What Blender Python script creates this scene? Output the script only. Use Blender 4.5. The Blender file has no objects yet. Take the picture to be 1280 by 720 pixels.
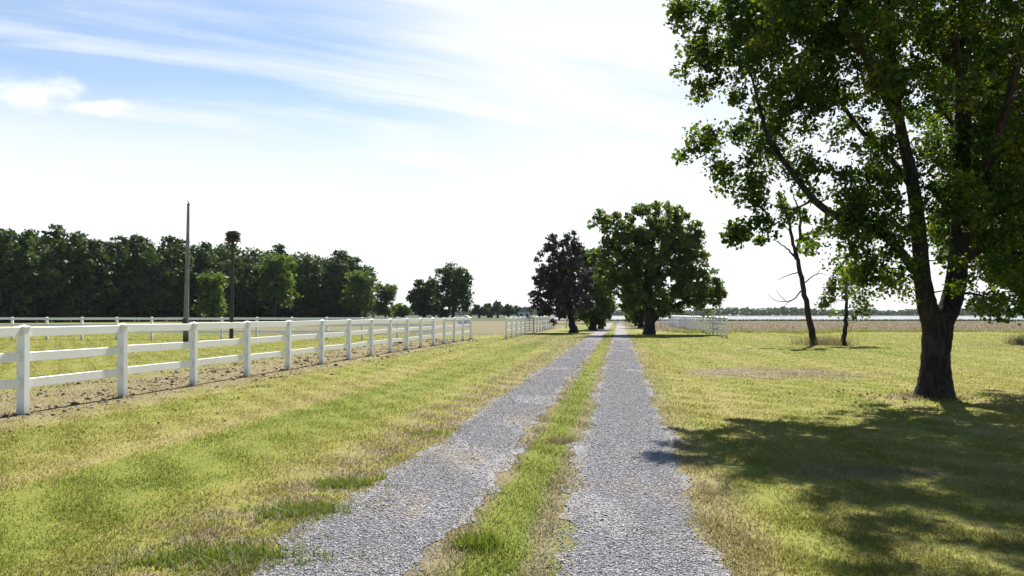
import bpy, math, random
import numpy as np
from mathutils import Vector
R = math.radians
random.seed(7); rng = np.random.default_rng(7)
scn = bpy.context.scene
COL = scn.collection
F, HZ, EYE, TH = 1018.0, 393.0, 1.5, 0.1326      # focal (px), horizon row, eye height, slope of the drive

# ------------------------------------------------------------------ camera
cam = bpy.data.cameras.new('camera'); co = bpy.data.objects.new('camera', cam); COL.objects.link(co)
co.location = (0, 0, EYE); co.rotation_euler = (R(90), 0, 0)
cam.sensor_width = 36; cam.lens = F / 1280 * 36; cam.shift_y = (HZ - 360) / 1280
cam.clip_start = 0.1; cam.clip_end = 20000
scn.camera = co
# ------------------------------------------------------------------ light
SUN_EL, SUN_AZ = 47.5, 13.0                       # azimuth from +Y towards +X
EXPOSURE = 1.25
sd = bpy.data.lights.new('sun', 'SUN'); sd.energy = 5.0; sd.angle = R(0.55); sd.color = (1, .95, .86)
so = bpy.data.objects.new('sun', sd); COL.objects.link(so)
sdir = Vector((math.sin(R(SUN_AZ)) * math.cos(R(SUN_EL)), math.cos(R(SUN_AZ)) * math.cos(R(SUN_EL)), math.sin(R(SUN_EL))))
so.rotation_euler = sdir.to_track_quat('Z', 'Y').to_euler(); so.location = (0, 0, 60)
scn.view_settings.view_transform = 'Standard'; scn.view_settings.look = 'None'
scn.view_settings.exposure = EXPOSURE; scn.view_settings.gamma = 1; scn.view_settings.use_curve_mapping = False
scn.cycles.max_bounces = 8; scn.cycles.transparent_max_bounces = 8
scn.cycles.volume_bounces = 0
scn.cycles.sample_clamp_indirect = 6


# ------------------------------------------------------------------ node helper
class NT:
    def __init__(s, nt): s.t = nt; nt.nodes.clear()
    def n(s, typ, **kw):
        nd = s.t.nodes.new(typ)
        for k, v in kw.items(): setattr(nd, k, v)
        return nd
    def put(s, sock, v):
        if isinstance(v, bpy.types.NodeSocket): s.t.links.new(v, sock)
        elif v is not None:
            if sock.type == 'RGBA' and len(v) == 3: v = (*v, 1)
            sock.default_value = v
    def m(s, op, a, b=None, c=None):
        nd = s.n('ShaderNodeMath', operation=op)
        for i, v in enumerate((a, b, c)): s.put(nd.inputs[i], v)
        return nd.outputs[0]
    def add(s, a, b): return s.m('ADD', a, b)
    def sub(s, a, b): return s.m('SUBTRACT', a, b)
    def mul(s, a, b): return s.m('MULTIPLY', a, b)
    def sm(s, v, a, b, lo=0., hi=1.):             # smoothstep; a > b falls
        nd = s.n('ShaderNodeMapRange', interpolation_type='SMOOTHSTEP')
        if a > b: a, b, lo, hi = b, a, hi, lo
        for i, x in enumerate((v, a, b, lo, hi)): s.put(nd.inputs[i], x)
        return nd.outputs[0]
    def mix(s, f, a, b, blend='MIX'):
        nd = s.n('ShaderNodeMix', data_type='RGBA', blend_type=blend)
        s.put(nd.inputs[0], f); s.put(nd.inputs[6], a); s.put(nd.inputs[7], b)
        return nd.outputs[2]
    def xyz(s, x, y, z=0.):
        nd = s.n('ShaderNodeCombineXYZ')
        for i, v in enumerate((x, y, z)): s.put(nd.inputs[i], v)
        return nd.outputs[0]
    def sep(s, v):
        nd = s.n('ShaderNodeSeparateXYZ'); s.put(nd.inputs[0], v); return nd.outputs
    def noise(s, vec, scale, detail=4., rough=.55, dist=0.):
        nd = s.n('ShaderNodeTexNoise'); s.put(nd.inputs['Vector'], vec)
        nd.inputs['Scale'].default_value = scale; nd.inputs['Detail'].default_value = detail
        nd.inputs['Roughness'].default_value = rough; nd.inputs['Distortion'].default_value = dist
        return nd.outputs['Fac']
    def ramp(s, f, stops):
        nd = s.n('ShaderNodeValToRGB'); s.put(nd.inputs[0], f); e = nd.color_ramp.elements
        while len(e) < len(stops): e.new(.5)
        for el, (p, c) in zip(e, stops): el.position = p; el.color = (*c, 1)
        return nd.outputs[0]
    def attr(s, name):
        return s.n('ShaderNodeAttribute', attribute_name=name).outputs['Fac']
    def bump(s, h, strength=.5, dist=.05):
        nd = s.n('ShaderNodeBump'); nd.inputs['Strength'].default_value = strength; nd.inputs['Distance'].default_value = dist
        s.put(nd.inputs['Height'], h); return nd.outputs[0]
    def principled(s, col, rough=.8, normal=None, spec=.3):
        nd = s.n('ShaderNodeBsdfPrincipled'); s.put(nd.inputs['Base Color'], col); s.put(nd.inputs['Roughness'], rough)
        nd.inputs['Specular IOR Level'].default_value = spec
        if normal: s.put(nd.inputs['Normal'], normal)
        return nd.outputs[0]
    def out(s, sh, vol=None):
        o = s.n('ShaderNodeOutputMaterial')
        if sh: s.put(o.inputs[0], sh)
        if vol: s.put(o.inputs[1], vol)


def material(name):
    m = bpy.data.materials.new(name); m.use_nodes = True
    return m, NT(m.node_tree)


# ------------------------------------------------------------------ sky
w = bpy.data.worlds.new('World'); scn.world = w; w.use_nodes = True
k = NT(w.node_tree)
sky = k.n('ShaderNodeTexSky', sky_type='NISHITA'); sky.sun_disc = False
sky.sun_elevation = R(SUN_EL); sky.sun_rotation = R(SUN_AZ); sky.altitude = 0; sky.air_density = 1; sky.dust_density = .3; sky.ozone_density = 3.5
dv = k.n('ShaderNodeTexCoord').outputs['Generated']
dx, dy, dz = k.sep(dv)
zc = k.add(k.m('MAXIMUM', dz, 0.), .12)
pv = k.xyz(k.m('DIVIDE', dx, zc), k.m('DIVIDE', dy, zc))            # direction onto a high cloud deck
rot = k.n('ShaderNodeMapping'); rot.vector_type = 'TEXTURE'; rot.inputs['Rotation'].default_value = (0, 0, R(27)); rot.inputs['Scale'].default_value = (2.6, .62, 1)
k.put(rot.inputs[0], pv)
cirrus = k.noise(rot.outputs[0], 1.0, 8, .58, .45)
soft = k.noise(pv, .55, 3, .5)
toward = k.sm(k.add(k.m('ARCTAN2', dx, dy), k.mul(k.sub(soft, .5), .5)), -.38, .1)
band = k.sm(k.add(k.add(dz, k.mul(k.sub(soft, .5), .16)), k.mul(k.sub(1., toward), .012)), .325, .105)       # milky low sky
ci = k.mul(k.sm(k.add(cirrus, k.mul(toward, .2)), .41, .70), .92)
ci = k.mul(ci, k.sm(dz, .62, .3, .12, 1.))
puffn = k.noise(k.xyz(dx, dy, k.mul(dz, 1.7)), 22, 7, .6, .3)
def puff(px, py, rx, ry, thr=.5):
    ex = k.m('DIVIDE', k.sub(k.m('DIVIDE', dx, dy), (px - 640) / F), rx / F)
    ez = k.m('DIVIDE', k.sub(k.m('DIVIDE', dz, dy), (HZ - py) / F), ry / F)
    d = k.m('SQRT', k.add(k.mul(ex, ex), k.mul(ez, ez)))
    g = k.mul(k.sm(k.add(k.mul(k.sub(puffn, .5), 2.6), k.sub(1., d)), -.15, .95), k.sm(dy, 0., .1))
    return g
cum = k.m('MAXIMUM', k.m('MAXIMUM', puff(45, 115, 72, 24), puff(125, 133, 60, 10)), k.m('MAXIMUM', puff(110, 209, 55, 9), puff(25, 275, 40, 9)))
cum = k.m('MAXIMUM', cum, k.mul(puff(-80, 112, 95, 22), 1.))
cloudc = (7.6, 7.7, 7.8)
low = k.m('MAXIMUM', k.m('MAXIMUM', band, k.mul(toward, k.sm(dz, .48, .1))), ci)
low = k.m('MAXIMUM', low, k.mul(k.sm(soft, .3, .7), .26))
low = k.mul(low, k.sm(dy, -.1, .6, .06, 1.))
c1 = k.mix(k.mul(low, .95), k.mix(1., sky.outputs[0], (1.0, 1.0, 1.0), 'MULTIPLY'), cloudc)
c1 = k.mix(k.mul(cum, .85), c1, (7.9, 8.0, 8.1))
bg = k.n('ShaderNodeBackground'); k.put(bg.inputs[0], c1); bg.inputs[1].default_value = .06
wo = k.n('ShaderNodeOutputWorld'); k.put(wo.inputs[0], bg.outputs[0])


# ------------------------------------------------------------------ mesh helpers
def G(x, y, z=0.):                                 # ground point seen at photo pixel
    Y = F * (EYE - z) / (y - HZ); return Vector(((x - 640) * Y / F, Y, z))
def P(x, y, Y): return Vector(((x - 640) * Y / F, Y, EYE + (HZ - y) * Y / F))

def npmesh(name, verts, faces, mat, smooth=False, attrs=None):
    """verts (N,3); faces (M,k) all of one size"""
    me = bpy.data.meshes.new(name)
    verts = np.asarray(verts, np.float32); faces = np.asarray(faces, np.int32); M, kk = faces.shape
    me.vertices.add(len(verts)); me.vertices.foreach_set('co', verts.ravel())
    me.loops.add(M * kk); me.loops.foreach_set('vertex_index', faces.ravel())
    me.polygons.add(M); me.polygons.foreach_set('loop_start', np.arange(0, M * kk, kk, dtype=np.int32))
    me.polygons.foreach_set('loop_total', np.full(M, kk, np.int32))
    if smooth: me.polygons.foreach_set('use_smooth', np.ones(M, bool))
    for an, av in (attrs or {}).items():
        a = me.attributes.new(an, 'FLOAT', 'POINT'); a.data.foreach_set('value', np.asarray(av, np.float32))
    me.update(calc_edges=True); me.validate()
    me.materials.append(mat)
    return me

def link(name, me, parent=None, loc=(0, 0, 0)):
    o = bpy.data.objects.new(name, me); COL.objects.link(o); o.location = loc
    if parent: o.parent = parent
    return o
def tag(o, label=None, cat=None, group=None, kind=None):
    for kk, v in (('label', label), ('category', cat), ('group', group), ('kind', kind)):
        if v: o[kk] = v
    return o
def thing(name, label, cat, loc=(0, 0, 0), rz=0., group=None):
    o = bpy.data.objects.new(name, None); COL.objects.link(o); o.location = loc; o.rotation_euler = (0, 0, rz)
    o.empty_display_size = .3
    return tag(o, label, cat, group)
def dup(root, loc, rz=0., sc=(1, 1, 1), label=None, group=None):
    r = root.copy(); COL.objects.link(r); r.location = loc; r.rotation_euler = (0, 0, rz); r.scale = sc
    if label: r['label'] = label
    if group: r['group'] = group
    for ch in list(root.children):
        c = ch.copy(); COL.objects.link(c); c.parent = r
    return r

class MB:
    def __init__(s): s.v = []; s.f = []
    def box(s, c, h, rz=0., taper=1., ch=0.):
        """box centred c with half sizes h; chamfered vertical edges when ch > 0"""
        cx, cy, cz = c; a, b, d = h; cs, sn = math.cos(rz), math.sin(rz)
        if ch > 0: ring = [(-a + ch, -b), (a - ch, -b), (a, -b + ch), (a, b - ch), (a - ch, b), (-a + ch, b), (-a, b - ch), (-a, -b + ch)]
        else: ring = [(-a, -b), (a, -b), (a, b), (-a, b)]
        n = len(ring); o = len(s.v)
        for z, t in ((-d, 1.), (d, taper)):
            for (x, y) in ring: s.v.append((cx + (x * cs - y * sn) * t, cy + (x * sn + y * cs) * t, cz + z))
        for i in range(n): s.f.append((o + i, o + (i + 1) % n, o + n + (i + 1) % n, o + n + i))
        s.f.append(tuple(o + i for i in reversed(range(n)))); s.f.append(tuple(o + n + i for i in range(n)))
        return s
    def bar(s, p, q, wdt, hgt):
        """rectangular bar from p to q"""
        p, q = Vector(p), Vector(q); d = (q - p).normalized(); side = d.cross(Vector((0, 0, 1)))
        if side.length < 1e-3: side = Vector((1, 0, 0))
        side.normalize(); up = side.cross(d); o = len(s.v)
        e = min(wdt, hgt) * .15
        ring = [(-wdt / 2 + e, -hgt / 2), (wdt / 2 - e, -hgt / 2), (wdt / 2, -hgt / 2 + e), (wdt / 2, hgt / 2 - e), (wdt / 2 - e, hgt / 2), (-wdt / 2 + e, hgt / 2), (-wdt / 2, hgt / 2 - e), (-wdt / 2, -hgt / 2 + e)]
        for c in (p, q):
            for a, b in ring: s.v.append(tuple(c + side * a + up * b))
        for i in range(8): s.f.append((o + i, o + (i + 1) % 8, o + 8 + (i + 1) % 8, o + 8 + i))
        s.f.append(tuple(o + i for i in reversed(range(8)))); s.f.append(tuple(o + 8 + i for i in range(8)))
        return s
    def tube(s, pts, rad, seg=8, wob=0., caps=True):
        pts = [Vector(p) for p in pts]; n = len(pts); o = len(s.v); prev = Vector((1, 0, 0))
        for i, p in enumerate(pts):
            d = (pts[min(i + 1, n - 1)] - pts[max(i - 1, 0)]).normalized()
            a = (prev - d * prev.dot(d))
            if a.length < 1e-3: a = Vector((0, 1, 0)) - d * d.y
            a.normalize(); prev = a; b = d.cross(a)
            for j in range(seg):
                t = 2 * math.pi * j / seg; r = rad[i] * (1 + wob * random.uniform(-1, 1))
                s.v.append(tuple(p + (a * math.cos(t) + b * math.sin(t)) * r))
        for i in range(n - 1):
            for j in range(seg):
                s.f.append((o + i * seg + j, o + i * seg + (j + 1) % seg, o + (i + 1) * seg + (j + 1) % seg, o + (i + 1) * seg + j))
        if caps:
            s.f.append(tuple(o + j for j in reversed(range(seg)))); s.f.append(tuple(o + (n - 1) * seg + j for j in range(seg)))
        return s
    def mesh(s, name, mat, smooth=False):
        me = bpy.data.meshes.new(name); me.from_pydata(s.v, [], s.f); me.update()
        if smooth: me.polygons.foreach_set('use_smooth', [True] * len(me.polygons))
        me.materials.append(mat); return me
    def build(s, name, mat, parent=None, loc=(0, 0, 0), smooth=False):
        return link(name, s.mesh(name, mat, smooth), parent, loc)

def spline(pts, sub=6):
    """Catmull-Rom through pts (tuples of any length)"""
    p = np.array(pts, float); p = np.vstack([2 * p[0] - p[1], p, 2 * p[-1] - p[-2]]); out = []
    for i in range(1, len(p) - 2):
        for t in np.linspace(0, 1, sub, endpoint=False):
            a, b, c, d = p[i - 1], p[i], p[i + 1], p[i + 2]
            out.append(.5 * (2 * b + (c - a) * t + (2 * a - 5 * b + 4 * c - d) * t * t + (3 * b - a - 3 * c + d) * t ** 3))
    out.append(p[-2]); return np.array(out)


# ------------------------------------------------------------------ materials
TRACKS = ((-2.16, -1.14), (-.44, .61))             # lateral limits of the two wheel tracks (u = x - TH*y)

def lawn_colour(k):
    pos = k.n('ShaderNodeNewGeometry').outputs['Position']
    x, y, z = k.sep(pos); u = k.sub(x, k.mul(y, TH))
    flat = k.xyz(x, y)
    st = k.noise(k.xyz(u, k.mul(y, .035)), 1.25, 5, .62, .15)
    pa = k.noise(flat, .5, 5, .62)
    sp = k.noise(flat, 3.2, 4, .6)
    fi = k.noise(flat, 22, 3, .65)
    edge = k.sub(k.noise(flat, 1.1, 4, .65), .5)
    edge2 = k.sub(k.noise(flat, .16, 3, .6), .5)
    t = k.add(k.add(k.mul(st, .72), k.mul(pa, .18)), k.add(k.mul(sp, .17), k.mul(fi, .24)))
    t = k.add(k.mul(k.add(t, -.68), 1.25), .515)
    wob = k.add(u, k.mul(edge, 1.3))
    strip = k.mul(k.sm(wob, -1.45, -1.0), k.sm(wob, -.2, -.6))
    t = k.add(t, k.mul(strip, .14))
    stripe2 = k.mul(k.sm(wob, -5.2, -4.6), k.sm(wob, -3.4, -4.2))        # a greener mower pass
    t = k.add(t, k.mul(stripe2, .15))
    t = k.add(t, k.mul(k.mul(k.sm(wob, -6.8, -6.), k.sm(wob, -4.9, -5.5)), -.05))
    t = k.add(t, k.mul(k.sm(y, 12, 40), .05))
    col = k.ramp(t, [(.2, (.25, .20, .12)), (.35, (.235, .208, .08)), (.49, (.195, .195, .046)), (.64, (.148, .17, .028)), (.84, (.095, .128, .018))])
    dirt = k.ramp(k.add(k.mul(sp, .5), k.mul(fi, .5)), [(.3, (.095, .075, .052)), (.5, (.18, .145, .10)), (.7, (.27, .225, .16))])
    # bare margins of the tracks
    mg = k.mul(k.sm(k.add(u, k.mul(edge, 1.5)), -3.35, -2.75), k.sm(u, -1.9, -2.1))
    mg = k.mul(mg, k.sm(sp, .42, .56))
    mg2 = k.mul(k.sm(k.add(u, k.mul(edge, .9)), 1.15, .75), k.sm(u, .3, .5)); mg2 = k.mul(mg2, k.sm(fi, .38, .55))
    e3 = k.mul(edge, .35)
    mg3 = k.mul(k.sm(k.add(u, e3), -.92, -1.08), k.sm(u, -1.4, -1.2))
    mg4 = k.mul(k.sm(k.add(u, e3), -.68, -.52), k.sm(u, -.3, -.5))
    m = k.m('MAXIMUM', k.m('MAXIMUM', k.mul(mg, .8), k.mul(mg2, .6)), k.m('MAXIMUM', k.mul(mg3, .75), k.mul(mg4, .75)))
    # bare ground along and behind the paddock fence
    near = k.sm(k.add(u, k.mul(edge, 1.6)), -7.5, -8.7)
    far = k.sm(k.add(u, k.mul(edge, 3.)), -13.2, -10.5)
    fd = k.mul(k.mul(near, far), k.sm(y, 54, 46))
    fd = k.mul(fd, k.sm(k.add(k.add(k.mul(sp, .6), k.mul(fi, .4)), k.mul(near, .07)), .44, .60))
    m = k.m('MAXIMUM', m, k.mul(fd, .88))
    def spot(px, py, rx, ry, amt):
        g = G(px, py)
        ex = k.m('DIVIDE', k.sub(x, g.x), rx); ey = k.m('DIVIDE', k.sub(y, g.y), ry)
        d = k.m('SQRT', k.add(k.mul(ex, ex), k.mul(ey, ey)))
        return k.mul(k.sm(k.add(d, k.mul(edge, 1.6)), 1., .45), amt)
    for a in ((1150, 497, 1.0, .55, .85), (960, 466, 3.0, 2.6, .85), (1275, 432, 6., 1.6, .6), (590, 573, .75, .35, .85), (1080, 590, .9, .5, .55), (690, 425, 3., 12, .35)):
        m = k.m('MAXIMUM', m, spot(*a))
    col = k.mix(m, col, dirt)
    # ploughed field beyond the lawn, and the stubble behind the left gap
    fr = k.mul(k.sm(k.add(y, k.mul(edge2, 12)), 68, 76), k.sm(k.add(x, k.mul(edge2, 10)), 11, 16))
    fl = k.mul(k.sm(k.add(y, k.mul(edge2, 6)), 56, 62), k.mul(k.sm(k.add(u, k.mul(edge2, 3)), -5.5, -7.5), k.sm(k.add(y, k.mul(x, 2.)), 0, 40)))
    furrow = k.noise(k.xyz(k.mul(x, .05), y), .6, 3, .6)
    field = k.ramp(k.add(k.mul(furrow, .6), k.mul(pa, .4)), [(.3, (.105, .09, .06)), (.7, (.165, .14, .10))])
    fld = k.m('MAXIMUM', fr, k.mul(fl, .8))
    fld = k.mul(fld, k.sm(y, 190, 178))
    col = k.mix(fld, col, field)
    farg = k.sm(y, 110, 170)
    col = k.mix(k.mul(k.mul(farg, .7), k.sub(1., fld)), col, (.13, .15, .06))
    bank = k.sm(k.add(y, k.mul(edge2, 6)), 181, 184)
    col = k.mix(bank, col, (.06, .075, .035))
    col = k.mix(1., col, (.94, .92, .90), 'MULTIPLY')
    return col, fi, sp, k.add(k.mul(fi, .6), k.mul(sp, .6)), m

M = {}
m, k = material('ground'); M['ground'] = m
c, fi, sp, h, dm = lawn_colour(k)
k.out(k.principled(c, .95, k.bump(h, .55, .06), .1))
m, k = material('grass_blade'); M['blade'] = m
c, fi, sp, h, dm = lawn_colour(k)
rn = k.attr('rnd')
c = k.mix(1., c, k.ramp(rn, [(0, (.95, 1.0, .85)), (.5, (1.05, 1.09, .94)), (.88, (1.14, 1.13, 1.05)), (1, (1.42, 1.34, 1.36))]), 'MULTIPLY')
df = k.principled(c, .7, None, .15); tr = k.n('ShaderNodeBsdfTranslucent'); k.put(tr.inputs[0], c)
mx = k.n('ShaderNodeMixShader'); mx.inputs[0].default_value = .56; k.put(mx.inputs[1], df); k.put(mx.inputs[2], tr.outputs[0]); k.out(mx.outputs[0])

m, k = material('gravel'); M['gravel'] = m
pos = k.n('ShaderNodeNewGeometry').outputs['Position']
x, y, z = k.sep(pos); fl = k.xyz(x, y); u = k.sub(x, k.mul(y, TH))
vo = k.n('ShaderNodeTexVoronoi'); k.put(vo.inputs['Vector'], fl); vo.inputs['Scale'].default_value = 38
vo2 = k.n('ShaderNodeTexVoronoi'); k.put(vo2.inputs['Vector'], fl); vo2.inputs['Scale'].default_value = 11
cl = k.sep(vo.outputs['Color'])[0]; cl2 = k.sep(vo2.outputs['Color'])[0]
big = k.noise(fl, .8, 5, .6); str_ = k.noise(k.xyz(u, k.mul(y, .05)), 2.2, 3, .6)
tt = k.add(k.add(k.mul(cl, .42), k.mul(cl2, .22)), k.mul(big, .4))
gc = k.ramp(tt, [(.15, (.13, .127, .135)), (.45, (.205, .2, .21)), (.7, (.265, .26, .27)), (.95, (.34, .335, .34))])
gc = k.mix(k.mul(k.sm(k.add(k.mul(big, .6), k.mul(str_, .5)), .53, .66), .75), gc, (.235, .195, .145))
k.out(k.principled(gc, .9, k.bump(k.sub(1., vo.outputs['Distance']), .9, .03), .2))
m, k = material('stone'); M['stone'] = m
rn = k.attr('rnd'); gc = k.ramp(rn, [(0, (.09, .088, .095)), (.16, (.22, .216, .23)), (.65, (.325, .32, .338)), (.93, (.41, .405, .415)), (1, (.58, .57, .56))])
k.out(k.principled(gc, .85, None, .25))
m, k = material('soil_clod'); M['clod'] = m
rn = k.attr('rnd'); k.out(k.principled(k.ramp(rn, [(0, (.10, .07, .05)), (.5, (.19, .145, .10)), (1, (.28, .22, .155))]), .95, None, .1))

def leaf_mat(name, stops, transl=.38, tint=(1.25, 1.3, .55), spec=.25):
    m, k = material(name)
    rn, cn = k.attr('rnd'), k.attr('clump')
    c = k.ramp(k.add(k.mul(rn, .5), k.mul(cn, .5)), stops)
    df = k.principled(c, .55, None, spec); tr = k.n('ShaderNodeBsdfTranslucent'); k.put(tr.inputs[0], k.mix(1., c, tint, 'MULTIPLY'))
    mx = k.n('ShaderNodeMixShader'); mx.inputs[0].default_value = transl; k.put(mx.inputs[1], df); k.put(mx.inputs[2], tr.outputs[0]); k.out(mx.outputs[0])
    return m
M['maple'] = leaf_mat('shade_tree_leaf', [(.1, (.02, .048, .010)), (.5, (.042, .08, .013)), (.78, (.11, .13, .02)), (.95, (.18, .18, .028))], .48, (1.65, 1.7, .42))
M['oak'] = leaf_mat('oak_leaf', [(.1, (.04, .07, .024)), (.5, (.075, .11, .030)), (.9, (.17, .18, .055))], .45, (1.3, 1.45, .55))
M['cedar'] = leaf_mat('dark_leaf', [(.1, (.042, .046, .046)), (.5, (.068, .066, .066)), (.9, (.12, .105, .095))], .25, (1, 1, .9))
M['pine'] = leaf_mat('pine_needle', [(.1, (.014, .034, .010)), (.5, (.032, .06, .014)), (.9, (.08, .105, .025))], .3)
M['bright'] = leaf_mat('broad_leaf', [(.1, (.05, .09, .018)), (.5, (.085, .14, .025)), (.9, (.13, .18, .035))], .4)
M['distant'] = leaf_mat('distant_leaf', [(.1, (.026, .05, .018)), (.5, (.05, .082, .024)), (.9, (.09, .12, .034))], .3)
M['weed'] = leaf_mat('weed_leaf', [(.1, (.06, .105, .018)), (.5, (.115, .15, .03)), (.9, (.19, .205, .06))], .4)
M['drygrass'] = leaf_mat('dry_stem', [(.1, (.16, .12, .06)), (.5, (.24, .19, .10)), (.9, (.33, .27, .16))], .3, (1, 1, .9))
M['reed'] = leaf_mat('reed_stem', [(.1, (.03, .04, .02)), (.5, (.05, .06, .03)), (.9, (.09, .09, .05))], .2)

def bark_mat(name, a, b, scale=1.):
    m, k = material(name)
    tc = k.n('ShaderNodeTexCoord').outputs['Object']; x, y, z = k.sep(tc)
    st = k.noise(k.xyz(x, y, k.mul(z, .22)), 16 * scale, 6, .65, .4); pa = k.noise(tc, 2.2 * scale, 4, .6)
    c = k.mix(k.sm(k.add(k.mul(st, .7), k.mul(pa, .3)), .36, .64), a, b)
    k.out(k.principled(c, .95, k.bump(st, .9, .05), .1)); return m
M['bark'] = bark_mat('bark', (.018, .015, .014), (.058, .048, .042))
M['greybark'] = bark_mat('grey_bark', (.07, .055, .045), (.2, .17, .15))

m, k = material('white_vinyl'); M['white'] = m
tc = k.n('ShaderNodeNewGeometry').outputs['Position']; _, _, z = k.sep(tc)
n1 = k.noise(tc, 3., 5, .6); n2 = k.noise(tc, 30., 3, .6)
splash = k.mul(k.sm(k.add(z, k.mul(k.sub(n1, .5), .3)), .28, .0), .55)
c = k.mix(k.mul(k.sm(n1, .45, .75), .12), (.80, .80, .80), (.55, .56, .52))
alg = k.mul(k.sm(k.noise(tc, 1.3, 6, .7), .55, .75), .35)
c = k.mix(alg, c, (.52, .55, .44))
c = k.mix(splash, c, (.34, .30, .22))
k.out(k.principled(c, .42, k.bump(n2, .08, .01), .4))
m, k = material('weathered_pole'); M['pole'] = m
tc = k.n('ShaderNodeTexCoord').outputs['Object']; x, y, z = k.sep(tc)
n1 = k.noise(k.xyz(x, y, k.mul(z, .06)), 24, 5, .65); n2 = k.noise(tc, 1.1, 3, .5)
c = k.mix(k.sm(n1, .35, .65), (.13, .125, .125), (.28, .275, .28)); c = k.mix(k.sm(n2, .5, .75), c, (.13, .12, .12)); c = k.mix(k.sm(z, .9, .0), c, (.05, .045, .04))
k.out(k.principled(c, .9, k.bump(n1, .4, .01), .15))
m, k = material('dark_timber'); M['timber'] = m
tc = k.n('ShaderNodeTexCoord').outputs['Object']; n1 = k.noise(tc, 12, 4, .6)
k.out(k.principled(k.mix(n1, (.035, .031, .028), (.095, .085, .075)), .9, k.bump(n1, .4, .01), .1))
m, k = material('galvanised_metal'); M['metal'] = m
tc = k.n('ShaderNodeTexCoord').outputs['Object']; n1 = k.noise(tc, 14, 4, .6)
p = k.n('ShaderNodeBsdfPrincipled'); k.put(p.inputs['Base Color'], k.mix(n1, (.22, .26, .30), (.34, .38, .42))); p.inputs['Metallic'].default_value = .6; p.inputs['Roughness'].default_value = .5; k.out(p.outputs[0])
m, k = material('grey_roof'); M['roof'] = m
tc = k.n('ShaderNodeTexCoord').outputs['Object']; n1 = k.noise(tc, 3, 4, .6); k.out(k.principled(k.mix(n1, (.2, .19, .19), (.32, .3, .29)), .85))
m, k = material('white_metal_roof'); M['whiteroof'] = m
tc = k.n('ShaderNodeTexCoord').outputs['Object']; n1 = k.noise(tc, 2, 4, .6); k.out(k.principled(k.mix(n1, (.72, .72, .72), (.82, .82, .81)), .4))
m, k = material('pale_siding'); M['siding'] = m
tc = k.n('ShaderNodeTexCoord').outputs['Object']; x, y, z = k.sep(tc)
k.out(k.principled(k.mix(k.noise(k.xyz(x, y, k.mul(z, 9)), 2, 3, .5), (.5, .5, .5), (.68, .68, .67)), .7))
m, k = material('dark_glass'); M['glass'] = m
tc = k.n('ShaderNodeTexCoord').outputs['Object']; k.out(k.principled(k.mix(k.noise(tc, 1.5), (.02, .025, .03), (.05, .06, .07)), .1, None, .5))
m, k = material('water'); M['water'] = m
tc = k.n('ShaderNodeNewGeometry').outputs['Position']; n1 = k.noise(tc, .5, 4, .6)
k.out(k.principled((.05, .07, .09), .12, k.bump(n1, .25, .25), .5))

# ------------------------------------------------------------------ the setting
def basin(x, y):
    """depth of the inlet: water east of the field, beyond the bank"""
    s = lambda v, a, b: (lambda t: t * t * (3 - 2 * t))(np.clip((v - a) / (b - a), 0, 1))
    return s(y, 186, 196) * s(-y, -1150, -1090) * s(x - .02 * y, 6, 22)
ys = np.unique(np.concatenate([np.linspace(-60, 0, 9), np.linspace(0, 40, 41), np.linspace(40, 180, 36), np.linspace(180, 200, 11), np.linspace(200, 1080, 23), np.linspace(1080, 1160, 9), np.array([1300, 1800, 2250])]))
xs = np.unique(np.concatenate([-np.geomspace(60, 2150, 14), np.linspace(-60, 100, 65), np.geomspace(100, 2900, 14)]))
XX, YY = np.meshgrid(xs, ys); ZZ = -1.6 * basin(XX, YY)
nx = len(xs); idx = np.arange(len(xs) * len(ys)).reshape(len(ys), nx)
gf = np.stack([idx[:-1, :-1], idx[:-1, 1:], idx[1:, 1:], idx[1:, :-1]], -1).reshape(-1, 4)
tag(link('ground', npmesh('ground', np.stack([XX, YY, ZZ], -1).reshape(-1, 3), gf, M['ground'], True)), kind='structure')
xw = np.linspace(5, 3000, 30); yw = np.array([187, 400, 700, 1158.])
XW, YW = np.meshgrid(xw, yw); iw = np.arange(XW.size).reshape(XW.shape)
wf = np.stack([iw[:-1, :-1], iw[:-1, 1:], iw[1:, 1:], iw[1:, :-1]], -1).reshape(-1, 4)
tag(link('water', npmesh('water', np.stack([XW, YW, np.full_like(XW, -.55)], -1).reshape(-1, 3), wf, M['water'])), kind='structure')

yt = np.concatenate([np.arange(-6, 30, .09), np.arange(30, 150, .6)])
def wander(y, s): return sum(a * np.sin(y * f + s * 2.1 + a * 40) for a, f in ((.075, .9), (.05, 2.3), (.04, 5.7), (.03, 13.1), (.02, 27.)))
for s, (a, b) in enumerate(TRACKS):
    e0 = a + wander(yt, s * 2 + 1) + rng.normal(0, .014, len(yt)); e1 = b + wander(yt, s * 2 + 2) + rng.normal(0, .014, len(yt))
    us = np.linspace(0, 1, 6)[None, :]
    U = e0[:, None] * (1 - us) + e1[:, None] * us; Yg = np.repeat(yt[:, None], 6, 1)
    V = np.stack([U + TH * Yg, Yg, np.full_like(U, .005)], -1).reshape(-1, 3)
    ii = np.arange(len(V)).reshape(U.shape)
    ff = np.stack([ii[:-1, :-1], ii[:-1, 1:], ii[1:, 1:], ii[1:, :-1]], -1).reshape(-1, 4)
    tag(link('gravel_track', npmesh('gravel_track', V, ff, M['gravel'])), kind='structure')

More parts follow.
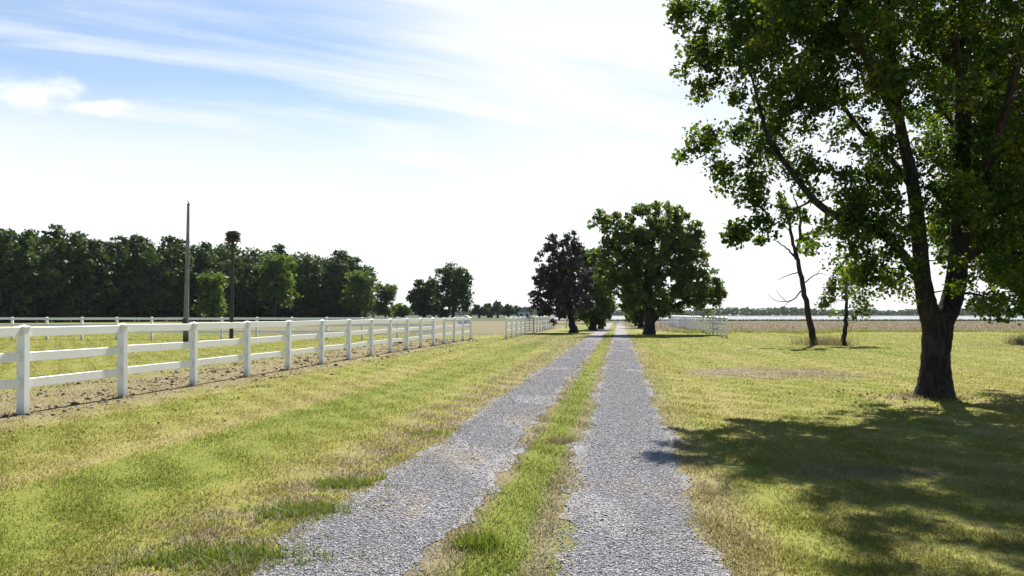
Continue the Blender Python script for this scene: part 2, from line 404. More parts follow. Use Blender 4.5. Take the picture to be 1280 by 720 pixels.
# loose stones, soil clods, grass: what nobody could count
OCT = np.array([(1, 0, 0), (-1, 0, 0), (0, 1, 0), (0, -1, 0), (0, 0, 1), (0, 0, -1)], float)
OF = np.array([(0, 2, 4), (2, 1, 4), (1, 3, 4), (3, 0, 4), (2, 0, 5), (1, 2, 5), (3, 1, 5), (0, 3, 5)])
def pebbles(name, pts, size, mat, sink=.5, flat=.6):
    n = len(pts); a = rng.uniform(0, 6.283, n); sc = size[:, None] * rng.uniform(.6, 1.25, (n, 3)); sc[:, 2] *= flat
    v = OCT[None] * rng.uniform(.65, 1.15, (n, 6, 1)) + rng.normal(0, .14, (n, 6, 3)); v = v * sc[:, None, :]
    c, s = np.cos(a)[:, None], np.sin(a)[:, None]
    vx = v[:, :, 0] * c - v[:, :, 1] * s; vy = v[:, :, 0] * s + v[:, :, 1] * c
    V = np.stack([vx, vy, v[:, :, 2]], -1) + pts[:, None, :]; V[:, :, 2] += (sc[:, 2] * (1 - sink))[:, None]
    Fc = (OF[None] + (np.arange(n) * 6)[:, None, None]).reshape(-1, 3)
    return tag(link(name, npmesh(name, V.reshape(-1, 3), Fc, mat, False, {'rnd': np.repeat(rng.uniform(0, 1, n), 6)})), kind='stuff')
n = 300000
Y = np.exp(rng.uniform(math.log(3.3), math.log(56), n)); s = rng.integers(0, 2, n); T = np.array(TRACKS)
U = T[s, 0] + (T[s, 1] - T[s, 0]) * (rng.uniform(-.04, 1.04, n)) + rng.normal(0, .075, n)
thin = np.sin(U * 2.6 + np.sin(Y * .7) * 1.5) * np.sin(Y * .9 + np.sin(U * 3.1)) + .5 * np.sin(Y * 2.3 + U * 4)
mid = np.abs((U - np.where(s == 0, -1.65, .085)) / .52)
p = 1 - np.clip((Y - 14) / 40, 0, .9)
p *= 1 - np.clip((thin - np.where(s == 0, .25, .7)) / .8, 0, .6)
p *= 1 - np.clip((mid - .7) / .35, 0, .8)
kk = rng.uniform(0, 1, n) < p; Y, U = Y[kk], U[kk]; n = len(Y)
o = pebbles('gravel_stones', np.stack([U + TH * Y, Y, np.full(n, .005)], -1), np.minimum(rng.lognormal(math.log(.0044), .36, n), .012) * (1 + Y / 24), M['stone'])
tag(o, 'loose grey crushed stones lying over both wheel tracks', 'gravel')
n = 9000
Y = np.exp(rng.uniform(math.log(8), math.log(50), n)); U = rng.normal(-10.3, 1.5, n); keep = (np.sin(U * 3 + Y * .7) + np.sin(Y * 1.9 - U)) > rng.normal(-.1, .8, n)
Y, U = Y[keep], U[keep]
o = pebbles('soil_clods', np.stack([U + TH * Y, Y, np.zeros(len(Y))], -1), rng.lognormal(math.log(.014), .5, len(Y)) * (1 + Y / 40), M['clod'])
tag(o, 'brown soil clods scattered on the bare ground behind the paddock fence', 'soil')

def blades(name, pts, h, wd, mat, lean=.5):
    n = len(pts); a = rng.uniform(0, 6.283, n); b = a + rng.normal(1.57, .5, n); l = h * np.abs(rng.normal(0, lean, n))
    side = np.stack([np.cos(a), np.sin(a), np.zeros(n)], -1) * wd[:, None]; off = np.stack([np.cos(b) * l, np.sin(b) * l, h], -1)
    V = np.stack([pts - side, pts + side, pts + off], 1).reshape(-1, 3)
    return npmesh(name, V, np.arange(3 * n).reshape(-1, 3), mat, False, {'rnd': np.repeat(rng.uniform(0, 1, n), 3), 'clump': np.repeat(rng.uniform(0, 1, n), 3)})
n = 800000
Y = np.exp(rng.uniform(math.log(3.1), math.log(64), n)); X = rng.uniform(-820, 820, n) * Y / F; U = X - TH * Y
wv = .05 * np.sin(Y * 2.3) + .04 * np.sin(Y * 5.1 + U) + rng.normal(0, .045, n)
trk = ((U + wv > -2.12) & (U + wv < -1.16)) | ((U + wv > -.42) & (U + wv < .57))
keep = ~trk | (rng.uniform(0, 1, n) < np.where(U < -1.9, .12, np.where(U < -1., .05, np.where(U > .35, .05, .008))))
dz_ = (U < -8.2) & (U > -12.6); keep &= ~dz_ | (rng.uniform(0, 1, n) < .4)
clumpy = np.sin(X * 3.1 + np.sin(Y * 2.2) * 2) * np.sin(Y * 2.7 + np.sin(X * 1.7) * 2) + .6 * np.sin(X * 7.3 + Y * 4.1)
keep &= rng.uniform(-1.6, 1.2, n) < clumpy + .5
X, Y, U, clumpy = X[keep], Y[keep], U[keep], clumpy[keep]; n = len(X)
h = rng.lognormal(math.log(.0155), .42, n) * (1 + Y / 90) * (1 + .22 * clumpy)
strip = (U > -1.2) & (U < -.35); h[strip] *= 1.25
rough = (Y > 3) & (((U > -3.) & (U < -2.1)) | ((U > .55) & (U < 1.6))); h[rough] *= 1.35
pb = np.repeat(np.array([(-9104 / F + TH * (12.2 + 2.44 * i), 12.2 + 2.44 * i) for i in range(-2, 16)]), 90, 0) + rng.normal(0, .13, (18 * 90, 2))
aa = rng.uniform(0, 6.28, 700); qq = .3 + np.abs(rng.normal(0, .16, 700)); pb = np.vstack([pb, np.stack([7.6 + np.cos(aa) * qq, 14.68 + np.sin(aa) * qq], -1)])
X = np.r_[X, pb[:, 0]]; Y = np.r_[Y, pb[:, 1]]; h = np.r_[h, rng.lognormal(math.log(.06), .4, len(pb))]; n = len(X)
o = link('grass', blades('grass', np.stack([X, Y, np.zeros(n)], -1), h, .0019 * (1 + Y / 5.5), M['blade'], 1.15))
tag(o, 'short mown yellow green lawn grass on both sides of the drive', 'grass', kind='stuff')

n = 70000; Y = np.exp(rng.uniform(math.log(70), math.log(180), n)); X = rng.uniform(12, 150, n) * (.6 + Y / 180); Y = np.round(Y / .76) * .76 + rng.normal(0, .07, n)
o = link('stubble', blades('stubble', np.stack([X, Y, np.zeros(n)], -1), rng.uniform(.06, .2, n), rng.uniform(.015, .04, n), M['drygrass'], .5))
tag(o, 'short tan crop stubble in the field beyond the right lawn', 'stubble', kind='stuff')
n = 26000; X = rng.uniform(13, 75, n); Y = 68 + 1.6 * np.sin(X * .23) + 1.1 * np.sin(X * .71) + rng.normal(0, 1.3, n) ; kk = rng.uniform(0, 1, n) < .25 + .75 * (np.sin(X * .9) + np.sin(X * 2.3 + 1) > -.3); X, Y = X[kk], Y[kk]; n = len(X)
o = link('field_margin', blades('field_margin', np.stack([X, Y, np.zeros(n)], -1), rng.lognormal(math.log(.16), .45, n), rng.uniform(.008, .022, n), M['blade'], .6))
tag(o, 'strip of longer uneven grass between the right lawn and the tan field', 'grass', kind='stuff')
# reeds on the bank of the inlet
n = 26000; X = rng.uniform(22, 330, n); Y = rng.normal(186, 1.3, n)
o = link('reeds', blades('reeds', np.stack([X, Y, np.full(n, -.15)], -1), rng.uniform(.25, .75, n), rng.uniform(.04, .12, n), M['reed'], .3))
tag(o, 'dark low reeds along the water edge beyond the tan field', 'reeds', kind='stuff')


# ------------------------------------------------------------------ trees
def leaves(name, C, rad, per, size, mat, flat=.75, up=.0, sizevar=.35):
    """leaf faces in gaussian clumps: C (n,3) centres, rad (n,) radii, per leaves each"""
    n = len(C); tot = n * per
    ctr = np.repeat(C, per, 0); rr = np.repeat(rad, per)
    d = rng.normal(0, 1, (tot, 3)); d /= np.linalg.norm(d, axis=1)[:, None]
    d *= (rng.uniform(0, 1, tot) ** .55)[:, None] * rr[:, None]; d[:, 2] *= flat
    p = ctr + d
    a = rng.normal(0, 1, (tot, 3)); a /= np.linalg.norm(a, axis=1)[:, None]
    nrm = rng.normal(0, 1, (tot, 3)); nrm[:, 2] += up; b = np.cross(a, nrm); b /= np.linalg.norm(b, axis=1)[:, None] + 1e-6
    cc = np.cross(a, b)
    L = size * rng.lognormal(0, sizevar, tot); W = L * rng.uniform(.55, .85, tot)
    v0 = p - a * (L / 2)[:, None]; v2 = p + a * (L / 2)[:, None]; f = (L * rng.uniform(-.15, .15, tot))[:, None] * cc
    v1 = p + b * (W / 2)[:, None] + f; v3 = p - b * (W / 2)[:, None] + f
    V = np.stack([v0, v1, v2, v3], 1).reshape(-1, 3)
    return npmesh(name, V, np.arange(4 * tot).reshape(-1, 4), mat, False,
                  {'rnd': np.repeat(rng.uniform(0, 1, tot), 4), 'clump': np.repeat(np.repeat(rng.uniform(0, 1, n), per), 4)})

def fill(blobs, n, shell=.35, dscale=1.):
    """n clump centres spread through ellipsoid blobs (cx,cy,cz,r)"""
    B = np.array(blobs, float); wgt = B[:, 3] ** 2.05; wgt /= wgt.sum(); i = rng.choice(len(B), n, p=wgt)
    d = rng.normal(0, 1, (n, 3)); d /= np.linalg.norm(d, axis=1)[:, None]
    d *= (B[i, 3] * rng.uniform(shell ** 3, 1, n) ** (1 / 3))[:, None]; d[:, 1] *= dscale
    return B[i, :3] + d

def twig(mb, tip, skel, r0, seg=5):
    """curved branch from the best skeleton point below/inside to tip"""
    S = np.array([s[:3] for s in skel]); tip = np.array(tip)
    d = np.linalg.norm(S - tip, axis=1) + np.maximum(0, S[:, 2] - tip[2]) * 1.5
    j = int(np.argmin(d)); a = S[j]; ln = np.linalg.norm(tip - a)
    r = min(r0 * (.35 + .22 * ln), skel[j][3] * .7)
    mid = (a + tip) / 2 + np.array([0, 0, -.06 * ln]) + rng.normal(0, .07 * ln, 3)
    q = spline([a, a * .65 + mid * .35 + rng.normal(0, .03 * ln, 3), mid, tip], 3)
    mb.tube(q, np.linspace(r, r * .18, len(q)), seg, .05)
    return [(*p, r * (1 - .8 * t)) for p, t in zip(q, np.linspace(0, 1, len(q)))][2:]

def blob_tree(name, label, cat, base, Y, blobs_px, stems, n, rad, per, size, leafm, barkm, group=None, ntw=40, dscale=1., flat=.8, shell=.3):
    """blobs in photo pixels at the tree's own depth Y -> a real 3-D crown round it"""
    bx = Vector((base[0], base[1], 0)); root = thing(name, label, cat, bx, 0, group); mb = MB(); skel = []
    for st in stems:
        q = spline([(*(P(a, b, Y) - bx)[:], r) if len(st[0]) == 3 else (*(P(a, b, Y + dd) - bx)[:], r) for (a, b, r, *rest) in st for dd in [rest[0] if rest else 0]], 5) if len(st[0]) == 3 else \
            spline([(*(P(a, b, Y + dd) - bx)[:], r) for (a, b, r, dd) in st], 5)
        q[:, 2] = np.maximum(q[:, 2], -.1)
        if Y > 30: q[2:, :3] += rng.normal(0, 1, (len(q) - 2, 3)) * np.minimum(.022, q[2:, 3:4] * .4) * (Y / 41)
        mb.tube(q[:, :3], q[:, 3], 10, .04); skel += [tuple(v) for v in q if v[2] > .9]
    bl = [(*(P(b[0], b[1], Y + (b[3] if len(b) > 3 else 0)) - bx)[:], b[2] * (Y + (b[3] if len(b) > 3 else 0)) / F) for b in blobs_px]
    C = fill(bl, n, shell, dscale); C[:, 2] = np.maximum(C[:, 2], .6)
    order = np.argsort([min(np.linalg.norm(np.array(s[:3]) - c) for s in skel[::3]) for c in C])
    for t in order[::max(1, n // ntw)]: skel += twig(mb, C[t], skel, .05 if Y < 30 else .08)
    mb.build('trunk', barkm, root, smooth=True)
    link('crown', leaves('crown', C, rad * rng.uniform(.6, 1.3, n), per, size, leafm, flat), root)
    return root

# -- the big shade tree on the right, forked low
YT = 14.7; tb = G(1168, 497); tb.z = 0
stems = [
    [(1167, 512, .42, 0), (1168, 494, .345, 0), (1169, 470, .275, 0), (1170, 440, .248, 0), (1172, 408, .26, 0), (1172, 392, .258, 0)],
    [(1166, 402, .2, 0), (1159, 382, .175, -.05), (1153, 350, .15, -.1), (1150, 310, .135, -.1), (1145, 260, .12, -.05), (1138, 215, .11, 0), (1124, 150, .09, .1), (1115, 70, .075, .2), (1113, 0, .06, .3), (1105, -110, .035, .5)],
    [(1178, 402, .2, 0), (1189, 378, .19, .1), (1196, 340, .175, .2), (1200, 290, .165, .3), (1202, 200, .15, .4), (1206, 80, .12, .5), (1208, -30, .09, .6), (1215, -170, .04, .8)],
    [(1152, 345, .10, -.1), (1138, 330, .085, -.3), (1115, 303, .075, -.5), (1090, 285, .07, -.7), (1055, 275, .065, -.8), (1022, 254, .06, -.9), (995, 222, .05, -1.), (972, 190, .042, -1.), (958, 165, .036, -1.), (950, 135, .028, -.9), (938, 90, .018, -.8)],
    [(1141, 235, .07, 0), (1110, 195, .055, .5), (1078, 165, .045, .9), (1040, 110, .035, 1.3), (1005, 40, .022, 1.6)],
    [(1202, 270, .09, .3), (1230, 215, .075, -.3), (1262, 120, .06, -.8), (1290, 0, .04, -1.2)],
    [(1198, 330, .09, .2), (1235, 305, .07, -.4), (1290, 280, .06, -1.), (1350, 255, .045, -1.6), (1400, 230, .03, -2)],
    [(1202, 230, .09, .4), (1250, 150, .08, 1.6), (1330, 60, .06, 2.8), (1400, -20, .04, 3.6)],
    [(1128, 165, .06, .1), (1090, 90, .05, -1.2), (1050, 10, .035, -2.2)],
    [(1205, 140, .07, .5), (1195, 60, .06, -1.3), (1185, -60, .04, -2.4)],
    [(1190, 155, .03, .2), (1175, 135, .026, -.1), (1160, 118, .02, -.3)],
]
crown = [  # x, y, radius in px, depth offset
    (906, 25, 50, -.4), (882, 80, 34, -.2), (925, 75, 45, .3), (955, 20, 60, .5), (900, 145, 36, -.5), (925, 195, 36, -.6), (870, 175, 18, -.6), (960, 150, 45, .2), (955, 230, 22, -.8),
    (1005, 60, 65, 0), (1000, 130, 45, -1.0), (1010, 215, 30, -1), (1040, 150, 34, .8), (1065, 60, 70, .4), (1080, 205, 42, -.6), (1050, 250, 32, -1), (1090, 250, 40, -.2), (1095, 140, 48, 1.), (1110, 300, 26, .2), (1060, 300, 20, -.6), (1000, 275, 18, -1.), (955, 280, 18, -.9), (935, 292, 14, -.9),
    (1130, 60, 60, -.8), (1150, 200, 36, .9), (1120, 345, 18, .0), (1085, 340, 18, -.2), (1100, 365, 10, 0), (1180, 40, 65, 1.), (1165, 290, 30, .8), (1180, 240, 36, -1.1), (1215, 330, 34, -.8), (1205, 180, 45, 1.2), (1240, 250, 55, -.4), (1265, 330, 45, -1.), (1240, 375, 22, -.9), (1275, 378, 12, -1.),
    (1260, 90, 70, 0), (1290, 200, 75, 1.), (1320, 300, 55, .5), (1340, 120, 85, 1.), (1400, 220, 70, .6), (1380, 20, 90, 1.),
    (940, -60, 65, .2), (1010, -90, 80, .5), (1090, -100, 95, -.5), (1180, -110, 100, 0), (1280, -110, 105, .5), (1380, -80, 90, 1), (1050, -200, 62, .5), (1150, -240, 70, .3), (1260, -240, 72, .3), (1200, -320, 55, .3),
    (1225, 300, 50, .9), (1262, 262, 60, .6), (1240, 200, 60, -.2), (1278, 340, 36, .6), (1222, 375, 24, .5), (1255, 385, 13, .2), (1215, 250, 40, 1.4), (1190, 290, 26, 1.2), (1300, 365, 22, -.4),
    (874, 40, 30, 0), (864, 108, 20, 0), (856, 16, 18, 0), (862, 190, 14, -.5), (1030, -10, 60, 0), (965, 200, 28, .5), (895, 225, 16, -.6), (930, 250, 18, -.6), (980, 60, 60, -1.8), (1070, 330, 22, .6), (1030, 295, 22, .2),
    (1150, -330, 80, -1.5), (1250, -340, 80, -2), (1080, -280, 70, -2), (1330, -220, 90, -2), (1200, -200, 90, -3.5), (1300, -150, 90, -3.5), (1000, -150, 70, -2.5), (1420, -150, 80, -1),
    (1080, 258, 34, -.9), (1110, 285, 32, -.8), (1062, 285, 26, -1.), (1122, 318, 24, -.6), (1090, 318, 22, -.6), (1070, 345, 18, -.4), (1105, 350, 18, -.4), (1132, 366, 11, -.2), (1040, 262, 24, -1.), (935, 284, 17, -.7), (922, 298, 12, -.7), (960, 262, 15, -.8), (945, 235, 18, -.8), (1010, 300, 14, -.6),
    (1230, 320, 48, 2.6), (1275, 300, 60, 2.6), (1200, 230, 45, 2.6), (1260, 150, 70, 2.8), (1190, 130, 50, 3.), (1240, 345, 36, 1.6), (1290, 240, 70, 3.6),
    (1130, 20, 70, 3.), (1240, 60, 80, 3.6), (1050, -20, 70, 2.8), (1320, 40, 80, 3.2), (1180, -120, 85, 3.4), (1100, -40, 75, -3.), (1210, -60, 85, -3.4), (1300, -20, 80, -3.), (1190, 90, 50, -2.4), (1120, 110, 40, -2.2),
]
blob_tree('shade_tree', 'large leafy shade tree with dark trunk forking low, on the lawn right of the drive', 'tree', tb, YT, crown, stems, 2750, .285, 118, .064, M['maple'], M['bark'], None, 420, 1.25, .8, .1)

# -- leaning half-dead tree and sapling beyond it
Y1 = F * EYE / (431 - HZ)
tx = Vector(((1018 - 640) * Y1 / F, Y1, 0))
blob_tree('leaning_tree', 'thin leaning tree with bare twigs and few leaves, beyond the lawn', 'tree', tx, Y1,
    [(985, 262, 13), (1003, 270, 10), (972, 245, 8), (1012, 300, 9), (968, 285, 10), (950, 300, 7), (930, 300, 6), (1000, 240, 8)],
    [[(1019, 436, 0.238), (1017, 425, 0.178), (1010, 390, 0.139), (1003, 355, 0.122), (997, 325, 0.099), (994, 315, 0.086)],
     [(995, 320, 0.066), (990, 300, .085), (985, 275, .06), (978, 258, .04), (975, 240, .02)],
     [(995, 318, 0.066), (1000, 290, .075), (1000, 265, .05), (993, 248, .03), (990, 235, .015)],
     [(996, 325, .06), (988, 315, .045), (980, 308, .03), (968, 300, .015)],
     [(1005, 360, .04), (992, 374, .03), (980, 377, .02), (968, 375, .014), (960, 368, .008)],
     [(1003, 356, .035), (1016, 345, .025), (1026, 342, .015), (1035, 344, .008)],
     [(999, 340, .03), (985, 344, .02), (972, 350, .01)], [(982, 376, .018), (974, 368, .012), (970, 362, .006)], [(988, 375, .016), (979, 384, .01), (972, 386, .006)], [(1020, 344, .018), (1026, 336, .01), (1030, 332, .006)], [(983, 310, .024), (974, 303, .014), (968, 294, .008)], [(1000, 280, .03), (1008, 268, .018), (1012, 258, .008)], [(988, 290, .03), (979, 280, .018), (974, 268, .008)]],
    34, .26, 38, .15, M['maple'], M['bark'], None, 10)
Y2 = F * EYE / (432 - HZ); tx = Vector(((1055 - 640) * Y2 / F, Y2, 0))
blob_tree('sapling', 'young sapling with small leafy crown and thin stem beside the leaning tree', 'tree', tx, Y2,
    [(1058, 342, 14), (1048, 362, 16), (1076, 368, 14), (1040, 386, 10), (1064, 388, 12), (1032, 378, 6), (1082, 386, 7), (1062, 322, 9), (1074, 340, 9), (1090, 372, 6)],
    [[(1055, 436, .15), (1055, 425, .12), (1057, 405, .1), (1058, 385, .08), (1057, 360, .05), (1058, 335, .02)]],
    44, .36, 40, .14, M['oak'], M['bark'], None, 26)

# -- the group where the drive passes between trees
def gtree(name, label, bxp, byp, blobs, stems, n, rad, per, size, lm, **kw):
    Yb = F * EYE / (byp - HZ); return blob_tree(name, label, 'tree', Vector(((bxp - 640) * Yb / F, Yb, 0)), Yb, blobs, stems, n, rad, per, size, lm, M['bark'], **kw)
gtree('oak_tree', 'broad round green oak standing just right of the far end of the drive', 812, 418,
    [(770, 290, 24), (835, 282, 30), (805, 285, 28), (858, 302, 20), (800, 320, 42), (762, 325, 22), (845, 332, 28), (830, 355, 38), (872, 362, 24), (888, 372, 18), (790, 358, 30), (866, 376, 14), (752, 280, 15), (760, 270, 8), (870, 285, 10), (845, 268, 12), (815, 264, 10), (862, 318, 12), (752, 345, 14), (780, 385, 10), (900, 370, 9), (885, 352, 16), (862, 348, 26), (895, 364, 14), (842, 372, 20), (826, 392, 9), (790, 340, 26), (815, 300, 26), (870, 298, 8), (880, 320, 6), (848, 310, 20), (780, 306, 20)],
    [[(811, 422, .62), (812, 412, .45), (812, 395, .38), (811, 370, .33), (810, 340, .27), (815, 305, .17), (822, 275, .08)],
     [(814, 402, .25), (826, 392, .22), (845, 382, .17), (868, 374, .12), (890, 368, .06)],
     [(811, 365, .2), (795, 345, .17), (780, 320, .12), (765, 295, .06)],
     [(811, 350, .18), (832, 325, .14), (855, 305, .08)],
     [(811, 380, .14), (795, 372, .1), (775, 362, .06)]], 620, .46, 54, .22, M['oak'], ntw=90)
gtree('cedar_tree', 'dark narrow purplish tree standing just left of the drive', 717, 416,
    [(690, 308, 12), (700, 338, 24), (684, 350, 18), (714, 298, 9), (712, 318, 18), (690, 380, 23), (718, 376, 24), (732, 350, 15), (675, 370, 12), (672, 388, 9), (705, 360, 22), (676, 322, 8), (722, 310, 8), (712, 290, 4), (690, 295, 5)],
    [[(717, 420, .5), (717, 412, .33), (714, 400, .26), (712, 380, .22), (708, 350, .17), (704, 320, .1), (702, 300, .05)],
     [(712, 375, .14), (700, 355, .1), (688, 330, .05)], [(712, 385, .13), (726, 365, .09), (735, 345, .04)]], 330, .38, 54, .2, M['cedar'], ntw=60)
gtree('roadside_tree', 'green tree crowded between the dark narrow tree and the oak', 742, 412.5,
    [(738, 330, 16), (745, 358, 20), (735, 385, 18), (752, 382, 15), (728, 342, 11), (757, 335, 12), (750, 398, 8), (728, 320, 7), (718, 335, 7)],
    [[(741, 416, .5), (741, 408, .36), (742, 390, .3), (743, 360, .2), (742, 330, .08)], [(742, 395, .2), (750, 375, .14), (757, 345, .06)]], 220, .6, 52, .28, M['oak'], ntw=40)
gtree('roadside_tree', 'low shaded tree behind the oak trunk beside the end of the drive', 801, 410.5,
    [(795, 380, 14), (802, 396, 9), (790, 390, 9), (806, 372, 12)],
    [[(801, 414, .4), (801, 405, .3), (800, 390, .22), (799, 372, .08)]], 110, .65, 50, .3, M['oak'], ntw=16)
gtree('roadside_tree', 'slim dark tree left of the drive, behind the crowded green tree', 751, 411,
    [(752, 372, 13), (757, 388, 9), (748, 392, 8), (750, 355, 11)],
    [[(751, 414, .4), (751, 405, .3), (752, 390, .22), (752, 360, .08)]], 100, .65, 50, .3, M['cedar'], ntw=16)
gtree('edge_tree', 'tree at the right edge casting shade on the lawn, beyond the big forked tree', 1316, 428.5,
    [(1310, 300, 60), (1290, 340, 45), (1350, 310, 60), (1320, 250, 50), (1370, 350, 40), (1275, 375, 22), (1295, 385, 20), (1330, 370, 30)],
    [[(1316, 433, .45), (1316, 420, .33), (1318, 390, .28), (1318, 340, .2), (1316, 280, .1)]], 260, .6, 52, .22, M['maple'], ntw=40)

# -- distant broadleaf clump left of centre
def ftree(name, label, x, Yd, blobs, trunk_top, n, rad, per, size, lm, group=None):
    yb = HZ + F * EYE / Yd
    return blob_tree(name, label, 'tree', Vector(((x - 640) * Yd / F, Yd, 0)), Yd, blobs,
        [[(x, yb, .55), (x, yb - 6, .42), (x + .4, (yb + trunk_top) / 2, .3), (x, trunk_top, .12)]], n, rad, per, size, lm, M['bark'], group, 12, 1.)
ftree('field_tree', 'tall round-headed tree standing alone right of the forest edge', 566, 200,
    [(552, 344, 11), (568, 350, 17), (578, 362, 12), (560, 370, 17), (582, 348, 6), (575, 380, 12), (552, 384, 12), (560, 335, 6), (586, 378, 5)], 345, 150, 1.25, 46, .6, M['distant'])
ftree('field_tree', 'lower round tree leaning against the tall one right of the forest edge', 530, 205,
    [(528, 358, 11), (535, 372, 14), (520, 372, 8), (540, 356, 8), (526, 386, 11), (541, 386, 8)], 355, 110, 1.25, 46, .6, M['distant'])
for i, (x, Yd, bl, tt, lab, lm) in enumerate((
    (503, 230, [(500, 387, 6), (507, 389, 5), (495, 390, 5)], 388, 'small pale green bush tree between forest end and tall field tree', 'bright'),
    (599, 340, [(598, 388, 6), (604, 389, 5), (592, 390, 4)], 388, 'low distant round tree beside the white shed roof', 'distant'),
    (610, 350, [(610, 386, 6), (613, 390, 5)], 386, 'distant tree just left of the tallest one in the far row', 'distant'),
    (622, 345, [(622, 383, 6), (618, 388, 6), (627, 388, 6)], 382, 'tallest distant tree of the far row in mid field', 'distant'),
    (635, 340, [(634, 386, 6), (638, 389, 5), (630, 390, 5)], 386, 'distant tree just right of the tallest one in the far row', 'distant'),
    (647, 360, [(647, 388, 4.5), (650, 391, 4)], 388, 'smallest distant tree of the far row, by the grey roofed house', 'distant'),
    (659, 330, [(659, 388, 4), (657, 391, 4)], 387, 'distant tree half hidden behind the dark narrow tree', 'distant'),
)):
    ftree('distant_tree', lab, x, Yd, bl, tt, 40, 1.0, 40, .8, M[lm], 'row of distant trees across the field')

# -- forest on the left: prototypes with shared meshes
def proto_pine(H):
    mb = MB(); mb.tube(spline([(0, 0, -.2), (.1, 0, H * .3), (-.1, .1, H * .65), (0, 0, H * .97)], 4), np.linspace(.24, .04, 13), 7)
    C, Rr = [], []
    for i in range(95):
        t = i / 95; z = H * (.08 + .86 * t); r = H * .165 * (1 - t ** 4) ** .7 * min(1, .45 + t * 1.6) * random.uniform(.35, 1.15) + .2; a = i * 2.4 + random.uniform(-.5, .5)
        C.append((math.cos(a) * r, math.sin(a) * r, z + random.uniform(-.4, .4))); Rr.append(random.uniform(.65, 1.25) * (1.2 - .15 * t))
    for i in range(0, 95, 5): mb.tube([(0, 0, C[i][2] - .5), C[i]], [.06, .02], 4, caps=False)
    return mb.mesh('trunk', M['bark'], True), leaves('crown', np.array(C), np.array(Rr), 24, .52, M['pine'], .6)
def proto_broad(H, lm):
    mb = MB(); mb.tube(spline([(0, 0, -.2), (.1, .1, H * .25), (0, -.1, H * .5), (.1, 0, H * .85)], 4), np.linspace(.32, .05, 13), 8)
    bl = [(random.uniform(-.17, .17) * H, random.uniform(-.17, .17) * H, H * random.uniform(.2, .84), H * random.uniform(.1, .17)) for _ in range(11)] + [(0, 0, H * .55, H * .24), (0, 0, H * .82, H * .14)]
    C = fill(bl, 190, .45)
    for c in C[::12]: mb.tube([(0, 0, c[2] * .6), tuple(c)], [.1, .03], 4, caps=False)
    return mb.mesh('trunk', M['bark'], True), leaves('crown', C, rng.uniform(.7, 1.4, 190), 30, .5, lm, .8)
pines = [proto_pine(h) for h in (18.5, 19.2, 18, 19, 17.5, 18.6)]
broads = [proto_broad(h, M['distant']) for h in (17.5, 16.5, 15.8)]; limes = [proto_broad(h, M['bright']) for h in (12, 13.5)]
def forest_tree(name, pair, x, y, label, cat, group, s):
    root = thing(name, label, cat, (x, y, 0), random.uniform(0, 6.28), group); root.scale = (s * random.uniform(1., 1.2), s * random.uniform(1., 1.2), s)
    link('trunk', pair[0], root); link('crown', pair[1], root)
edge = spline([(-150, 105), (-118, 128), (-92, 146), (-75, 170), (-60, 188), (-47, 200), (-37, 213)], 40)
seg = np.r_[0, np.cumsum(np.linalg.norm(np.diff(edge, axis=0), axis=1))]
PINE_L = 'dark green pine packed among the trees of the forest behind the paddock'; PG = 'pines of the forest behind the paddock'
BROAD_L = 'rounded dark broadleaf tree in the forest behind the paddock'; BG = 'broadleaf trees of the forest behind the paddock'
for row in range(4):
    d = row * 1.5
    while d < seg[-1]:
        x = np.interp(d, seg, edge[:, 0]); y = np.interp(d, seg, edge[:, 1]); t = d / seg[-1]
        x += -1.8 * row + random.uniform(-1, 1); y += 5.2 * row + random.uniform(-1.4, 1.4)
        s = random.uniform(.88, 1.06) * (1.0 if t < .94 else 1.0 - (t - .94) * 2.5)
        if random.random() < (.07 if t < .6 else .35 if t < .72 else .85): forest_tree('broadleaf_tree', random.choice(broads), x, y, BROAD_L, 'tree', BG, s * (1.05 if row else .95))
        else: forest_tree('pine_tree', random.choice(pines), x, y, PINE_L, 'pine', PG, s)
        d += random.uniform(3.0, 4.4) * (1 if row < 2 else 1.2) * (1 if t < .7 else .9)
for px, Yd, sc, pr, lab in ((270, 168, .85, 0, 'bright lime green tree at the forest edge, between the bare pole and the nest pole'),
                           (348, 186, 1.12, 1, 'big bright green tree at the forest edge right of the nest pole'),
                           (452, 200, .9, 1, 'bright green tree near the right end of the forest'),
                           (484, 206, .78, 0, 'smaller bright green tree ending the forest on the right')):
    forest_tree('broadleaf_tree', limes[pr], (px - 640) * Yd / F, Yd - 3, lab, 'tree', 'bright green trees along the forest edge', sc)
# shaded undergrowth within the wood
q = rng.uniform(0, seg[-1], 1900); ux = np.interp(q, seg, edge[:, 0]) + rng.uniform(-8, -1, 1900); uy = np.interp(q, seg, edge[:, 1]) + rng.uniform(3, 20, 1900)
o = link('undergrowth', leaves('undergrowth', np.stack([ux, uy, rng.uniform(.4, 4.5, 1900)], -1), rng.uniform(1., 2.2, 1900), 22, .8, M['pine'], .7))
tag(o, 'dark undergrowth beneath the forest trees', 'undergrowth', kind='stuff')
# far wood across the water
n = 5200; X = rng.uniform(-260, 1150, n); hgt = 9.5 + 2.2 * np.sin(X * .021) + 1.4 * np.sin(X * .063 + 1) + rng.normal(0, .6, n)
o = link('far_woodland', leaves('far_woodland', np.stack([X, rng.uniform(1165, 1215, n), hgt * rng.uniform(.1, .85, n)], -1), rng.uniform(2, 4, n), 12, 2.6, M['distant'], .7))
tag(o, 'low bluish line of woodland on the far shore', 'woodland', kind='stuff')

